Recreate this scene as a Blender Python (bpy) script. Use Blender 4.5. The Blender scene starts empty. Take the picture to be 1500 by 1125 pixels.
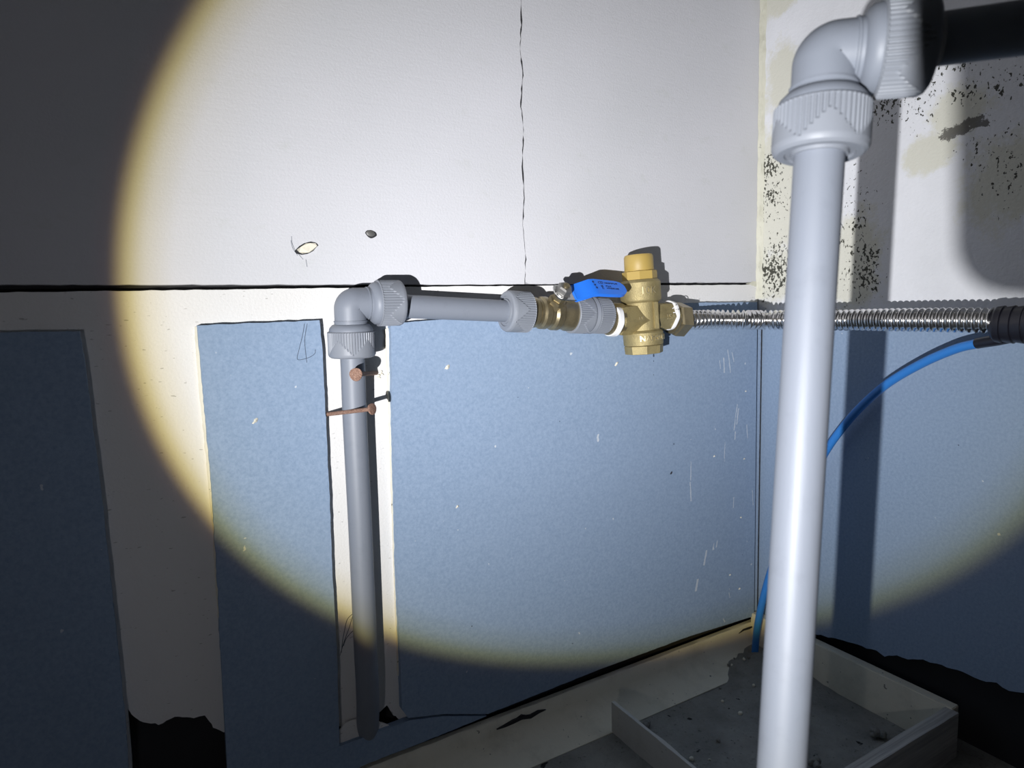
import bpy, bmesh, math, random
from mathutils import Vector as V, Matrix, noise
random.seed(7)
sc = bpy.context.scene
col = sc.collection
PI = math.pi
# ---------------------------------------------------------------- camera
CAM = V((-0.73267, -0.605, 0.48550))
CR = V((0.86717186, -0.49721531, -0.02810522)); CU = V((0.08033171, 0.08396074, 0.99322576)); CF = V((0.49148732, 0.86355517, -0.11275055))
FPX = 950.6
cd = bpy.data.cameras.new('camera'); cam = bpy.data.objects.new('camera', cd); col.objects.link(cam)
mw = Matrix((( CR.x, CU.x, -CF.x, CAM.x), (CR.y, CU.y, -CF.y, CAM.y), (CR.z, CU.z, -CF.z, CAM.z), (0, 0, 0, 1)))
cam.matrix_world = mw
cd.sensor_width = 36; cd.lens = FPX / 1500 * 36; cd.clip_start = 0.005; cd.clip_end = 20
cd.dof.use_dof = True; cd.dof.focus_distance = 0.66; cd.dof.aperture_fstop = 11
sc.camera = cam
sc.view_settings.view_transform = 'Standard'; sc.view_settings.look = 'None'
sc.view_settings.exposure = 0.0; sc.view_settings.gamma = 1.0; sc.view_settings.use_curve_mapping = False
# ---------------------------------------------------------------- dim surroundings
w = bpy.data.worlds.new('world'); sc.world = w; w.use_nodes = True
w.node_tree.nodes['Background'].inputs[0].default_value = (0.75, 0.8, 1.0, 1); w.node_tree.nodes['Background'].inputs[1].default_value = 0.01
# ---------------------------------------------------------------- the hand torch: a spot lamp with a sharp-edged beam
TL = V((-1.01338404, -0.71001594, 0.34649072)); TA = V((0.72284029, 0.66817662, 0.17618716))
ld = bpy.data.lights.new('torch', 'SPOT'); lo = bpy.data.objects.new('torch', ld); col.objects.link(lo)
lo.location = TL; lo.rotation_euler = TA.to_track_quat('-Z', 'Y').to_euler()
ld.energy = 66; ld.spot_size = math.radians(150); ld.spot_blend = 0; ld.shadow_soft_size = 0.0035
ld.use_nodes = True
nt = ld.node_tree; nt.nodes.clear()
tc = nt.nodes.new('ShaderNodeTexCoord'); sx = nt.nodes.new('ShaderNodeSeparateXYZ'); nt.links.new(tc.outputs['Normal'], sx.inputs[0])
ab = nt.nodes.new('ShaderNodeMath'); ab.operation = 'ABSOLUTE'; nt.links.new(sx.outputs['Z'], ab.inputs[0])
ac = nt.nodes.new('ShaderNodeMath'); ac.operation = 'ARCCOSINE'; nt.links.new(ab.outputs[0], ac.inputs[0])
mr = nt.nodes.new('ShaderNodeMapRange'); nt.links.new(ac.outputs[0], mr.inputs[0]); mr.inputs[1].default_value = 0; mr.inputs[2].default_value = math.radians(60)
cr = nt.nodes.new('ShaderNodeValToRGB'); nt.links.new(mr.outputs[0], cr.inputs[0])
def ramp(r, stops):
    el = r.color_ramp.elements
    while len(el) > 1: el.remove(el[0])
    el[0].position = stops[0][0]; el[0].color = (*stops[0][1], 1)
    for p, c in stops[1:]:
        e = el.new(p); e.color = (*c, 1)
ramp(cr, [(0, (.98, .98, 1)), (6/60, (.95, .95, .97)), (12/60, (.80, .80, .82)), (17/60, (.62, .62, .63)), (21/60, (.50, .50, .50)), (23.4/60, (.45, .44, .42)), (24.8/60, (.38, .35, .27)),
          (25.6/60, (.27, .225, .10)), (26.1/60, (.11, .08, .04)), (26.5/60, (.022, .0180, .0195)), (27.3/60, (.0170, .0170, .0185)), (38/60, (.0105, .0105, .0115)), (1, (.006, .006, .006))])
em = nt.nodes.new('ShaderNodeEmission'); nt.links.new(cr.outputs[0], em.inputs[0]); em.inputs[1].default_value = 1
ou = nt.nodes.new('ShaderNodeOutputLight'); nt.links.new(em.outputs[0], ou.inputs[0])

# ---------------------------------------------------------------- helpers
def ray(x, y): return CF + CR * ((x - 750) / FPX) - CU * ((y - 562.5) / FPX)
def onY(x, y, Y=0.0): d = ray(x, y); return CAM + d * ((Y - CAM.y) / d.y)
def onX(x, y, X=0.0): d = ray(x, y); return CAM + d * ((X - CAM.x) / d.x)
def onZ(x, y, Z=0.0): d = ray(x, y); return CAM + d * ((Z - CAM.z) / d.z)
def atz(x, y, z): return CAM + ray(x, y) * z

def mkobj(name, bm, mat, parent=None, kind=None, label=None, cat=None, group=None, angle=35, M=None, smooth=True):
    me = bpy.data.meshes.new(name)
    if M is not None: bm.transform(M)
    bmesh.ops.recalc_face_normals(bm, faces=bm.faces)
    bm.to_mesh(me); bm.free()
    if smooth:
        for p in me.polygons: p.use_smooth = True
        me.set_sharp_from_angle(angle=math.radians(angle))
    o = bpy.data.objects.new(name, me); col.objects.link(o)
    if mat: me.materials.append(mat)
    if parent: o.parent = parent
    tag(o, label, cat, group, kind)
    return o
def tag(o, label=None, cat=None, group=None, kind=None):
    if label: o['label'] = label
    if cat: o['category'] = cat
    if group: o['group'] = group
    if kind: o['kind'] = kind
def thing(name, label, cat, M=None, group=None):
    o = bpy.data.objects.new(name, None); col.objects.link(o); o.empty_display_size = .01
    if M is not None: o.matrix_world = M
    tag(o, label, cat, group); return o
def frame(origin, z, x=None):
    z = V(z).normalized(); x = V(x) if x is not None else V((1, 0, 0))
    if abs(x.normalized().dot(z)) > .99: x = V((0, 1, 0))
    y = z.cross(x).normalized(); x = y.cross(z).normalized()
    return Matrix(((x.x, y.x, z.x, origin[0]), (x.y, y.y, z.y, origin[1]), (x.z, y.z, z.z, origin[2]), (0, 0, 0, 1)))
def bm_lathe(prof, seg=48, bm=None, M=None, rf=None, cap0=True, cap1=True, ph=0.0):
    """prof: list of (z, r) along local z"""
    bm = bm or bmesh.new(); rings = []
    for z, r in prof:
        ring = []
        for i in range(seg):
            a = 2 * PI * i / seg + ph; rr = rf(z, r, a) if rf else r
            p = V((rr * math.cos(a), rr * math.sin(a), z))
            ring.append(bm.verts.new(M @ p if M else p))
        rings.append(ring)
    for a, b in zip(rings, rings[1:]):
        for i in range(seg):
            j = (i + 1) % seg; bm.faces.new((a[i], a[j], b[j], b[i]))
    if cap0: bm.faces.new(rings[0][::-1])
    if cap1: bm.faces.new(rings[-1])
    return bm
def bm_sweep(pts, rad, seg=20, bm=None, caps=True, sy=1.0, up=V((0, 0, 1))):
    bm = bm or bmesh.new(); n = len(pts); rings = []
    pts = [V(p) for p in pts]; prev = None
    for k in range(n):
        t = (pts[min(k + 1, n - 1)] - pts[max(k - 1, 0)]).normalized()
        if prev is None:
            s = t.cross(up)
            if s.length < 1e-3: s = t.cross(V((1, 0, 0)))
            s.normalize()
        else: s = (prev - t * prev.dot(t)).normalized()
        prev = s; u2 = s.cross(t)
        r = rad(k / (n - 1), k) if callable(rad) else rad
        rings.append([bm.verts.new(pts[k] + s * (r * math.cos(2 * PI * i / seg)) + u2 * (r * sy * math.sin(2 * PI * i / seg))) for i in range(seg)])
    for a, b in zip(rings, rings[1:]):
        for i in range(seg):
            j = (i + 1) % seg; bm.faces.new((a[i], a[j], b[j], b[i]))
    if caps: bm.faces.new(rings[0][::-1]); bm.faces.new(rings[-1])
    return bm
def catmull(P, n=12):
    P = [V(p) for p in P]; Q = [P[0] * 2 - P[1]] + P + [P[-1] * 2 - P[-2]]; out = []
    for i in range(1, len(Q) - 2):
        for k in range(n):
            t = k / n; a, b, c, d = Q[i-1], Q[i], Q[i+1], Q[i+2]
            out.append(.5 * ((2*b) + (c - a)*t + (2*a - 5*b + 4*c - d)*t*t + (3*b - a - 3*c + d)*t**3))
    out.append(P[-1]); return out
def resample(P, n):
    L = [0]
    for a, b in zip(P, P[1:]): L.append(L[-1] + (b - a).length)
    out = []; j = 0
    for k in range(n + 1):
        s = L[-1] * k / n
        while j < len(L) - 2 and L[j + 1] < s: j += 1
        f = (s - L[j]) / max(1e-9, L[j+1] - L[j]); out.append(P[j].lerp(P[j+1], min(1, f)))
    return out, L[-1]
def bm_poly(pts, depth, bm=None):
    """closed outline pts (3-D, coplanar) extruded by the vector depth"""
    bm = bm or bmesh.new()
    a = [bm.verts.new(p) for p in pts]; b = [bm.verts.new(V(p) + depth) for p in pts]; n = len(a)
    bm.faces.new(a); bm.faces.new(b[::-1])
    for i in range(n):
        j = (i + 1) % n; bm.faces.new((a[i], a[j], b[j], b[i]))
    return bm
def rough(pts, amp, step=.006, closed=True, amps=None):
    """subdivide outline and jitter; pts are (u,v); amps per edge"""
    out = []; n = len(pts)
    for i in range(n if closed else n - 1):
        a = V(pts[i]); b = V(pts[(i + 1) % n]); L = (b - a).length; am = amps[i] if amps else amp
        k = max(1, int(L / step)) if am > 0 else 1
        k = min(k, 260); nrm = V((-(b - a).y, (b - a).x)) / max(L, 1e-9)
        for j in range(k):
            p = a.lerp(b, j / k)
            if j and am: p = p + nrm * (am * (noise.noise(V((p.x * 90, p.y * 90, i * 3.1))) * 1.2 + random.uniform(-.5, .5)))
            out.append(p)
    if not closed: out.append(V(pts[-1]))
    return out
def box(x0, x1, y0, y1, z0, z1, bm=None, bev=0):
    b2 = bmesh.new(); bmesh.ops.create_cube(b2, size=1)
    bmesh.ops.transform(b2, matrix=Matrix.Translation(((x0+x1)/2, (y0+y1)/2, (z0+z1)/2)) @ Matrix.Diagonal((x1-x0, y1-y0, z1-z0, 1)), verts=b2.verts)
    if bev: bmesh.ops.bevel(b2, geom=b2.edges[:], offset=bev, segments=2, affect='EDGES')
    if bm is None: return b2
    me = bpy.data.meshes.new('t'); b2.to_mesh(me); b2.free(); bm.from_mesh(me); bpy.data.meshes.remove(me); return bm

# ---------------------------------------------------------------- materials
def mat(name, base=(.8, .8, .8), rough_=.6, metal=0.0, spec=.5):
    m = bpy.data.materials.new(name); m.use_nodes = True; b = m.node_tree.nodes['Principled BSDF']
    b.inputs['Base Color'].default_value = (*base, 1); b.inputs['Roughness'].default_value = rough_; b.inputs['Metallic'].default_value = metal
    b.inputs['Specular IOR Level'].default_value = spec
    return m
class N:
    def __init__(s, m): s.t = m.node_tree; s.b = s.t.nodes['Principled BSDF']; s.c = s.new('ShaderNodeTexCoord')
    def new(s, k, **kw):
        n = s.t.nodes.new(k)
        for a, v in kw.items(): setattr(n, a, v)
        return n
    def l(s, a, b): s.t.links.new(a, b)
    def mapping(s, scale=(1, 1, 1), rot=(0, 0, 0), loc=(0, 0, 0)):
        n = s.new('ShaderNodeMapping'); s.l(s.c.outputs['Object'], n.inputs[0]); n.inputs['Scale'].default_value = scale; n.inputs['Rotation'].default_value = rot; n.inputs['Location'].default_value = loc; return n.outputs[0]
    def noise(s, vec, scale, detail=4, rough_=.5, dist=0):
        n = s.new('ShaderNodeTexNoise'); s.l(vec, n.inputs['Vector']); n.inputs['Scale'].default_value = scale; n.inputs['Detail'].default_value = detail; n.inputs['Roughness'].default_value = rough_; n.inputs['Distortion'].default_value = dist; return n.outputs[0]
    def math(s, op, a, b=None, c=None, clamp=False):
        n = s.new('ShaderNodeMath', operation=op); n.use_clamp = clamp
        for i, v in enumerate((a, b, c)):
            if v is None: continue
            if isinstance(v, (int, float)): n.inputs[i].default_value = v
            else: s.l(v, n.inputs[i])
        return n.outputs[0]
    def step(s, v, lo, hi):
        n = s.new('ShaderNodeMapRange'); s.l(v, n.inputs[0]); n.inputs[1].default_value = lo; n.inputs[2].default_value = hi; return n.outputs[0]
    def mix(s, f, a, b):
        n = s.new('ShaderNodeMix', data_type='RGBA')
        if isinstance(f, (int, float)): n.inputs[0].default_value = f
        else: s.l(f, n.inputs[0])
        for i, v in ((6, a), (7, b)):
            if isinstance(v, tuple): n.inputs[i].default_value = (*v, 1)
            else: s.l(v, n.inputs[i])
        return n.outputs[2]
    def bump(s, h, dist, strength=1.0, prev=None):
        n = s.new('ShaderNodeBump'); s.l(h, n.inputs['Height']); n.inputs['Distance'].default_value = dist; n.inputs['Strength'].default_value = strength
        if prev: s.l(prev, n.inputs['Normal'])
        return n.outputs[0]
    def color(s, v): s.l(v, s.b.inputs['Base Color'])
    def normal(s, v): s.l(v, s.b.inputs['Normal'])
    def blob(s, p, rx, ry, rz):
        """1 inside an ellipsoid at p falling to 0 outside"""
        n = s.new('ShaderNodeMapping'); n.vector_type = 'POINT'; s.l(s.c.outputs['Object'], n.inputs[0])
        n.inputs['Scale'].default_value = (1/rx, 1/ry, 1/rz); n.inputs['Location'].default_value = (-p[0]/rx, -p[1]/ry, -p[2]/rz)
        v = s.new('ShaderNodeVectorMath', operation='LENGTH'); s.l(n.outputs[0], v.inputs[0]); return s.math('SUBTRACT', 1.0, v.outputs['Value'], clamp=True)

def plaster(name, base, tint, streaks=True):
    m = mat(name, base, .75, spec=.3); n = N(m)
    o = n.mapping()
    big = n.noise(o, 6, 3); fine = n.noise(o, 420, 4, .6)
    col_ = n.mix(n.step(big, .35, .7), base, tint)
    if streaks:
        st = n.noise(n.mapping((22, 22, 300), (0, math.radians(-7), 0)), 1.0, 3, .6)
        spots = n.noise(n.mapping((1, 1, 1.6)), 26, 5, .65)
        col_ = n.mix(n.math('MULTIPLY', n.step(spots, .60, .74), .28), col_, (.50, .52, .47))
        b = n.bump(st, .0006, .3); b = n.bump(fine, .0006, .5, b)
    else:
        dash = n.noise(n.mapping((140, 140, 420), (0, math.radians(-20), 0)), 1.0, 2, .5)
        col_ = n.mix(n.math('MULTIPLY', n.step(dash, .68, .72), .55), col_, (.26, .25, .22))
        b = n.bump(fine, .0007, .6)
    n.color(col_); n.normal(b); return m
M_white = plaster('white_paint', (.66, .66, .69), (.62, .625, .65))
M_strip = plaster('board_backing_paper', (.80, .79, .78), (.75, .74, .72), streaks=False)
def blue_paper():
    m = mat('blue_board_paper', (.27, .35, .46), .8, spec=.25); n = N(m); o = n.mapping()
    mot = n.noise(o, 330, 4, .7); big = n.noise(o, 4.5, 4, .6); fib = n.noise(n.mapping((60, 60, 900)), 1, 2)
    c = n.mix(n.step(mot, .3, .7), (.22, .305, .435), (.30, .39, .53))
    c = n.mix(n.math('MULTIPLY', n.step(big, .4, .75), .35), c, (.255, .335, .455))
    sp = n.noise(o, 95, 2); c = n.mix(n.math('MULTIPLY', n.step(sp, .755, .775), .8), c, (.62, .66, .70))
    c = n.mix(n.math('MULTIPLY', n.step(n.noise(n.mapping(loc=(3, 1, 2)), 110, 2), .765, .78), .8), c, (.05, .07, .11))
    n.color(c); n.normal(n.bump(mot, .0005, .35)); return m
M_blue = blue_paper()
def mouldy():
    m = mat('mouldy_paint', (.78, .79, .82), .7, spec=.3); n = N(m); o = n.mapping()
    R = lambda x, y: tuple(onX(x, y))
    st = n.noise(o, 16, 5, .6)
    base = n.mix(n.step(st, .35, .7), (.80, .81, .845), (.74, .75, .78))
    # yellow damp stains
    ye = None
    for (x, y, ry, rz) in [(1128, 8, .07, .03), (1145, 110, .035, .075), (1128, 300, .09, .20), (1140, 395, .07, .07), (1360, 225, .045, .035), (1470, 260, .06, .075), (1240, 385, .07, .09), (1410, 160, .05, .04)]:
        k = n.blob(R(x, y), .2, ry, rz); ye = k if ye is None else n.math('MAXIMUM', ye, k)
    f = n.math('ADD', ye, n.math('MULTIPLY', n.math('SUBTRACT', n.noise(o, 24, 6, .72), .5), 1.5))
    c = n.mix(n.math('MULTIPLY', n.step(f, .28, .55), .75), base, (.66, .645, .52))
    # black mould specks
    mo = None
    for (x, y, ry, rz, wgt) in [(1125, 290, .05, .05, .80), (1132, 395, .06, .06, 1.08), (1126, 243, .045, .035, .95), (1250, 330, .04, .12, .55), (1268, 395, .035, .055, .98), (1300, 148, .05, .035, .95), (1345, 160, .03, .035, .62), (1400, 90, .08, .035, .62), (1440, 130, .08, .03, .60), (1478, 245, .035, .06, .62), (1440, 215, .04, .025, .5), (1370, 125, .03, .03, .6)]:
        k = n.math('MULTIPLY', n.blob(R(x, y), .2, ry, rz), wgt); mo = k if mo is None else n.math('MAXIMUM', mo, k)
    sp = n.math('ADD', n.math('MULTIPLY', n.noise(n.mapping((1, 1, .8)), 260, 3, .6, .3), 1.0), n.math('MULTIPLY', n.noise(o, 60, 3, .6), .35))
    f2 = n.math('SUBTRACT', n.math('ADD', sp, n.math('MULTIPLY', mo, .25)), .0)
    gate = n.step(mo, .02, .12)
    mk = n.math('MULTIPLY', n.step(f2, .878, .895), gate)
    c = n.mix(n.math('MULTIPLY', mk, .97), c, (.045, .045, .033))
    # two solid dark patches
    pa = None
    for (x, y, ry, rz) in [(1405, 190, .026, .011), (1392, 197, .02, .009), (1428, 178, .022, .010), (1436, 181, .018, .006)]:
        k = n.blob(R(x, y), .2, ry, rz); pa = k if pa is None else n.math('MAXIMUM', pa, k)
    f3 = n.math('ADD', pa, n.math('MULTIPLY', n.math('SUBTRACT', n.noise(o, 130, 5, .75), .5), 1.9))
    c = n.mix(n.math('MULTIPLY', n.math('MULTIPLY', n.step(f3, .42, .52), n.step(pa, 0, .15)), .85), c, (.075, .07, .06))
    n.color(c); b = n.bump(n.noise(o, 240, 4, .6), .0009, .6); b = n.bump(f, .0004, .3, b); n.normal(b); return m
M_mould = mouldy()
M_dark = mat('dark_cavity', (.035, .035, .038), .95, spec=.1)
def concrete(name='concrete', c0=(.20, .195, .18), c1=(.36, .355, .33)):
    m = mat(name, c0, .9, spec=.2); n = N(m); o = n.mapping()
    a = n.noise(o, 14, 8, .7); b_ = n.noise(o, 240, 5, .65)
    c = n.mix(n.step(a, .3, .7), c0, c1); c = n.mix(n.math('MULTIPLY', n.step(b_, .60, .72), .7), c, (.07, .068, .06))
    c = n.mix(n.step(n.noise(o, 70, 3), .69, .72), c, (.03, .03, .03))
    n.color(c); n.normal(n.bump(b_, .0025, .7, n.bump(a, .004, .5))); return m
M_conc = concrete()
def cream(name, base, dirt):
    m = mat(name, base, .6, spec=.4); n = N(m); o = n.mapping()
    c = n.mix(n.step(n.noise(o, 22, 6, .7), .5, .8), base, dirt)
    c = n.mix(n.math('MULTIPLY', n.step(n.noise(o, 200, 3), .7, .74), .8), c, (.12, .11, .09))
    n.color(c); n.normal(n.bump(n.noise(o, 160, 4), .0006, .5)); return m
M_cream = cream('cream_skirting', (.74, .70, .58), (.55, .52, .42))
M_curb = cream('grey_kerb_coating', (.50, .49, .46), (.38, .37, .34))
M_seal = cream('aged_sealant', (.68, .67, .56), (.50, .49, .38))
def pvc(name, base, r=.38):
    m = mat(name, base, r, spec=.5); n = N(m); o = n.mapping()
    n.color(n.mix(n.step(n.noise(o, 55, 5, .7), .55, .8), base, tuple(x * .9 for x in base)))
    n.normal(n.bump(n.noise(n.mapping((300, 300, 40)), 1, 3), .0002, .4)); return m
M_pvc = pvc('grey_pipe_plastic', (.205, .226, .268), .5); M_nutp = pvc('grey_nut_plastic', (.225, .243, .278), .5)
def brass(name, base, r, cast=True):
    m = mat(name, base, r, 1.0); n = N(m); o = n.mapping()
    g = n.noise(o, 900, 3, .6); st = n.noise(o, 60, 5, .7)
    n.color(n.mix(n.step(st, .45, .75), base, tuple(x * .62 for x in base)))
    n.normal(n.bump(g, .0006 if cast else .00015, .8 if cast else .3)); return m
M_cast = brass('sandblasted_brass', (.39, .32, .155), .55); M_cast.node_tree.nodes['Principled BSDF'].inputs['Metallic'].default_value = .55
M_brass = brass('dull_brass', (.34, .285, .175), .36, False); M_brass.node_tree.nodes['Principled BSDF'].inputs['Metallic'].default_value = .8
M_letter = mat('bright_raised_brass', (.66, .57, .34), .35, .7)  # brighter than the body brass so the lettering stands out
M_cap = mat('ochre_cap_plastic', (.44, .31, .085), .5)
M_steel = mat('stainless_steel', (.78, .78, .77), .22, 1.0)
M_hose = mat('corrugated_steel', (.80, .79, .78), .2, 1.0)
M_bluep = mat('blue_vinyl_grip', (.025, .19, .82), .28); M_tube = mat('blue_hose_rubber', (.035, .21, .62), .35)
M_tape = mat('black_tape', (.010, .010, .016), .32); M_black = mat('black_plastic', (.012, .012, .014), .4)
M_ptfe = mat('white_thread_tape', (.86, .86, .86), .5); M_ink = mat('dark_ink', (.01, .012, .05), .7)
def rust():
    m = mat('rusty_iron', (.20, .10, .06), .8); n = N(m); o = n.mapping()
    a = n.noise(o, 900, 4, .7); c = n.mix(n.step(a, .35, .65), (.13, .065, .045), (.36, .22, .16)); c = n.mix(n.step(n.noise(o, 1500, 2), .66, .7), c, (.65, .5, .42))
    n.color(c); n.normal(n.bump(a, .0006, .9)); return m
M_rust = rust()
M_pencil = mat('pencil_line', (.05, .07, .10), .7); M_scuff = mat('white_scuff', (.50, .55, .62), .8); M_chip = cream('broken_plaster', (.78, .74, .62), (.5, .46, .36))
M_graph = mat('dull_grey_metal', (.25, .245, .235), .45, .7)
M_room = mat('room_paint', (.55, .55, .55), .9)

# ================================================================= STRUCTURE
GT = .5122                                  # height of the open joint
floor_bm = bmesh.new()
xs = [-1.9, -1.2, -.95] + [-.90 + .008 * i for i in range(115)] + [.03]; ys = [-1.7, -1.0, -.62] + [-.56 + .008 * i for i in range(70)] + [.006]
G = [[None] * len(ys) for _ in xs]
for i, x in enumerate(xs):
    for j, y in enumerate(ys):
        h = (noise.fractal(V((x * 22, y * 22, .3)), 1, 2, 4) * .0016 + max(0, noise.noise(V((x * 120, y * 120, 5)))) * .0012) if -0.9 <= x <= .01 and y > -.57 else 0
        dcor = math.hypot(x + .02, y + .04); h += .012 * max(0, 1 - dcor / .10) * (1 + .8 * noise.noise(V((x * 90, y * 90, 1))))
        h = min(h, .014)
        G[i][j] = floor_bm.verts.new((x, y, h - .002))
for i in range(len(xs) - 1):
    for j in range(len(ys) - 1): floor_bm.faces.new((G[i][j], G[i+1][j], G[i+1][j+1], G[i][j+1]))
floor = mkobj('floor', floor_bm, M_conc, kind='structure', label='rough grey concrete floor below the pipes, wall foot to foreground', angle=80)

# left wall: dark backing with boards fixed on it
wl = mkobj('wall_left', box(-1.9, .04, .0125, .03, -.002, 1.35), M_dark, kind='structure', smooth=False)
def yboard(name, uv, front, back, m, amps=None, amp=.0003, par=wl, label=None, step=.006, edge=None):
    pts = rough(uv, amp, step, amps=amps)
    o = mkobj(name, bm_poly([(p.x, front, p.y) for p in pts], V((0, back - front, 0))), m, par, smooth=False)
    if label: o['label'] = label
    return o
def Y(x, y, pl=0.0): p = onY(x, y, pl); return (p.x, p.z)
# upper boards, jagged crack between them
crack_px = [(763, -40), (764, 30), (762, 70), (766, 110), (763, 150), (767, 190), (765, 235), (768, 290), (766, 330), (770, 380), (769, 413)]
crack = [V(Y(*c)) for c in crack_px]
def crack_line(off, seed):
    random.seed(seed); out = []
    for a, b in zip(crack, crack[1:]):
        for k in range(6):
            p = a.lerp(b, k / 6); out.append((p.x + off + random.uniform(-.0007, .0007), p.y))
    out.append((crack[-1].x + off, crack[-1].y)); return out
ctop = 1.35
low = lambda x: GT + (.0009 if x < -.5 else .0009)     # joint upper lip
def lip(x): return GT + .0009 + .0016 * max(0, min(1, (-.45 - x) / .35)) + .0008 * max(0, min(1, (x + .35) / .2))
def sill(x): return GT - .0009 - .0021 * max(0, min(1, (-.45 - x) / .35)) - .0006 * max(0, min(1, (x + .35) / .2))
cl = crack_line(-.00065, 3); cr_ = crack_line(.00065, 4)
def jag(xa, xb, f, amp, n):
    out = []
    for k in range(n + 1):
        x = xa + (xb - xa) * k / n; out.append((x, f(x) + random.uniform(-amp, amp)))
    return out
left_up = [(-1.9, ctop), (cl[0][0], ctop)] + cl[:-1] + jag(cl[-1][0], -1.9, lip, .0003, 200)
right_up = [(cr_[0][0], ctop), (-.001, ctop)] + jag(-.001, cr_[-1][0], lip, .0004, 90)[:-1] + cr_[::-1]
for nm, pts in (('plasterboard', left_up), ('plasterboard', right_up)):
    mkobj(nm, bm_poly([(p[0], 0, p[1]) for p in pts], V((0, .0125, 0))), M_white, wl, smooth=False)
cb = [(p[0] - .0004, .0004, p[1]) for p in cl] + [(p[0] + .0004, .0004, p[1]) for p in cr_[::-1]]  # dark strip set into the crack stands in for the shade inside it
mkobj('crack_shade', bm_poly(cb, V((0, .0006, 0))), M_dark, wl, smooth=False, label='jagged crack between two white boards, painted dark for shade')
# lower white board with a ragged foot
foot_px = [(187, 1038), (205, 1056), (232, 1062), (256, 1050), (284, 1052), (300, 1048), (312, 1066), (334, 1072), (345, 1020)]
foot = [Y(*p) for p in foot_px]
foot2 = [Y(*p) for p in [(490, 1062), (520, 1070), (545, 1062), (553, 1046), (567, 1033), (576, 1048), (592, 1058)]]
lowpts = [(-1.9, .05), (-.78, .05), Y(194, 1130)] + rough([foot[0]] + foot[1:], .0012, .003, closed=False) + [(-.62, .19), (-.60, .10)] + rough(foot2, .001, .003, closed=False) + [(-.50, .11), (-.001, .11)] + jag(-.001, -1.9, sill, .0003, 240)
lowpts = [V(p) for p in lowpts]
mkobj('plasterboard', bm_poly([(p.x, 0, p.y) for p in lowpts], V((0, .0115, 0))), M_strip, wl, smooth=False, label='white lower wall board with a ragged broken foot')
# torn strip of lining at the foot
tp = [Y(*p, -.003) for p in [(497, 1098), (494, 1072), (506, 1058), (530, 1050), (551, 1038), (549, 1054), (572, 1064), (584, 1074), (566, 1080), (552, 1100), (530, 1108)]]
t_ = yboard('torn_lining', tp, -.004, -.0022, M_strip, amp=.0008, step=.003, label='torn scrap of lining paper')
# blue boards
BF = -.008
def blue(pxs, amps, label, f=BF, bk=-.0002):
    return yboard('blue_board', [Y(x, y, f) for x, y in pxs], f, bk, M_blue, amps=amps, par=wl, label=label, step=.004)
b1 = blue([(-420, 492), (116, 485.5), (124, 530), (150, 740), (167, 900), (184, 1060), (191, 1180), (-420, 1230)], [.0003, .0003, .0003, .0004, .0004, .0004, 0, 0], 'dark-lying blue board panel beyond the torch beam')
b2 = blue([(289, 477), (380, 473), (468, 469), (473, 520), (481, 690), (487, 840), (493, 944), (500, 1180), (336, 1180), (324, 960), (318, 840), (308, 690), (296, 560)], [.0006, .0006, .0003, .0004, .0004, .0004, .0004, 0, 0, .0006, .0006, .0005, .0005], 'narrow blue board panel with a pencilled 4')
b3 = blue([(572, 474), (620, 470)] + [(1010, 443.5), (1109.5, 442.5)] + [(1104.5, 902.5), (1010, 932), (880, 980), (715, 1046), (650, 1046), (598, 1052), (589, 1040), (587, 980), (581, 840), (576, 640)], [.0003, 0, .0005, 0, .0002, .0004, .0004, .0004, 0, .0003, .0003, .0004, .0004, .0004], 'large blue board panel behind the valves')
b4 = blue([(420, 1124), (500, 1092), (560, 1070), (600, 1055.5), (648, 1049.5), (713, 1049), (620, 1087), (560, 1110), (500, 1135), (420, 1165)], [0, .0003, .0003, .0003, 0, .0004, .0004, .0004, 0, 0], 'offcut of blue board along the wall foot', f=-.0082)
for pl_px in ([(285, 479), (292, 477), (302, 600), (314, 740), (323, 860), (324, 905), (319, 905), (311, 770), (299, 640), (291, 560)], [(564, 482), (572, 480), (578, 640), (583, 840), (589, 990), (583, 990), (577, 830), (571, 640)]):  # cream strips along the left edges of two blue boards
    yboard('edge_strip', [Y(x, y, -.002) for x, y in pl_px], -.002, -.0001, M_cream, amp=.0005, step=.003, label='cream line along the board edge')
# skirting
cove = bmesh.new()
prof = [(0, .036), (-.006, .036), (-.0075, .034), (-.009, .020), (-.012, .010), (-.024, .003), (-.05, -.001), (-.05, -.002), (0, -.002)]
n = 110; rows = []
for k in range(n + 1):
    x = -1.2 + 1.199 * k / n; row = []
    for i, (yy, zz) in enumerate(prof):
        a = .0009 if i in (1, 2, 3, 4, 5) else 0
        row.append(cove.verts.new((x, yy + a * noise.noise(V((x * 45, zz * 60, i * .3))), zz + (a * .8 * noise.noise(V((x * 70, 3, i * .5))) if i in (1, 2) else 0))))
    rows.append(row)
for a, b in zip(rows, rows[1:]):
    for i in range(len(prof)):
        j = (i + 1) % len(prof); cove.faces.new((a[i], a[j], b[j], b[i]))
cove.faces.new(rows[0]); cove.faces.new(rows[-1][::-1])
bl = mkobj('baseboard_left', cove, M_cream, kind='structure', angle=50)
def crack_strip(pxs, w0, pl):
    P = [onY(x, y, pl) for x, y in pxs]; bm = bmesh.new(); n = len(P); up = []; dn = []
    for k, p in enumerate(P):
        ww = w0 * (1 - abs(2 * k / (n - 1) - 1) ** 2) + .0002
        up.append((p.x + random.uniform(-.0005, .0005), pl, p.z + ww * random.uniform(.3, .6))); dn.append((p.x, pl, p.z - ww * random.uniform(.3, .6)))
    return bm_poly(up + dn[::-1], V((0, .004, 0)), bm)
random.seed(11)
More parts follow.
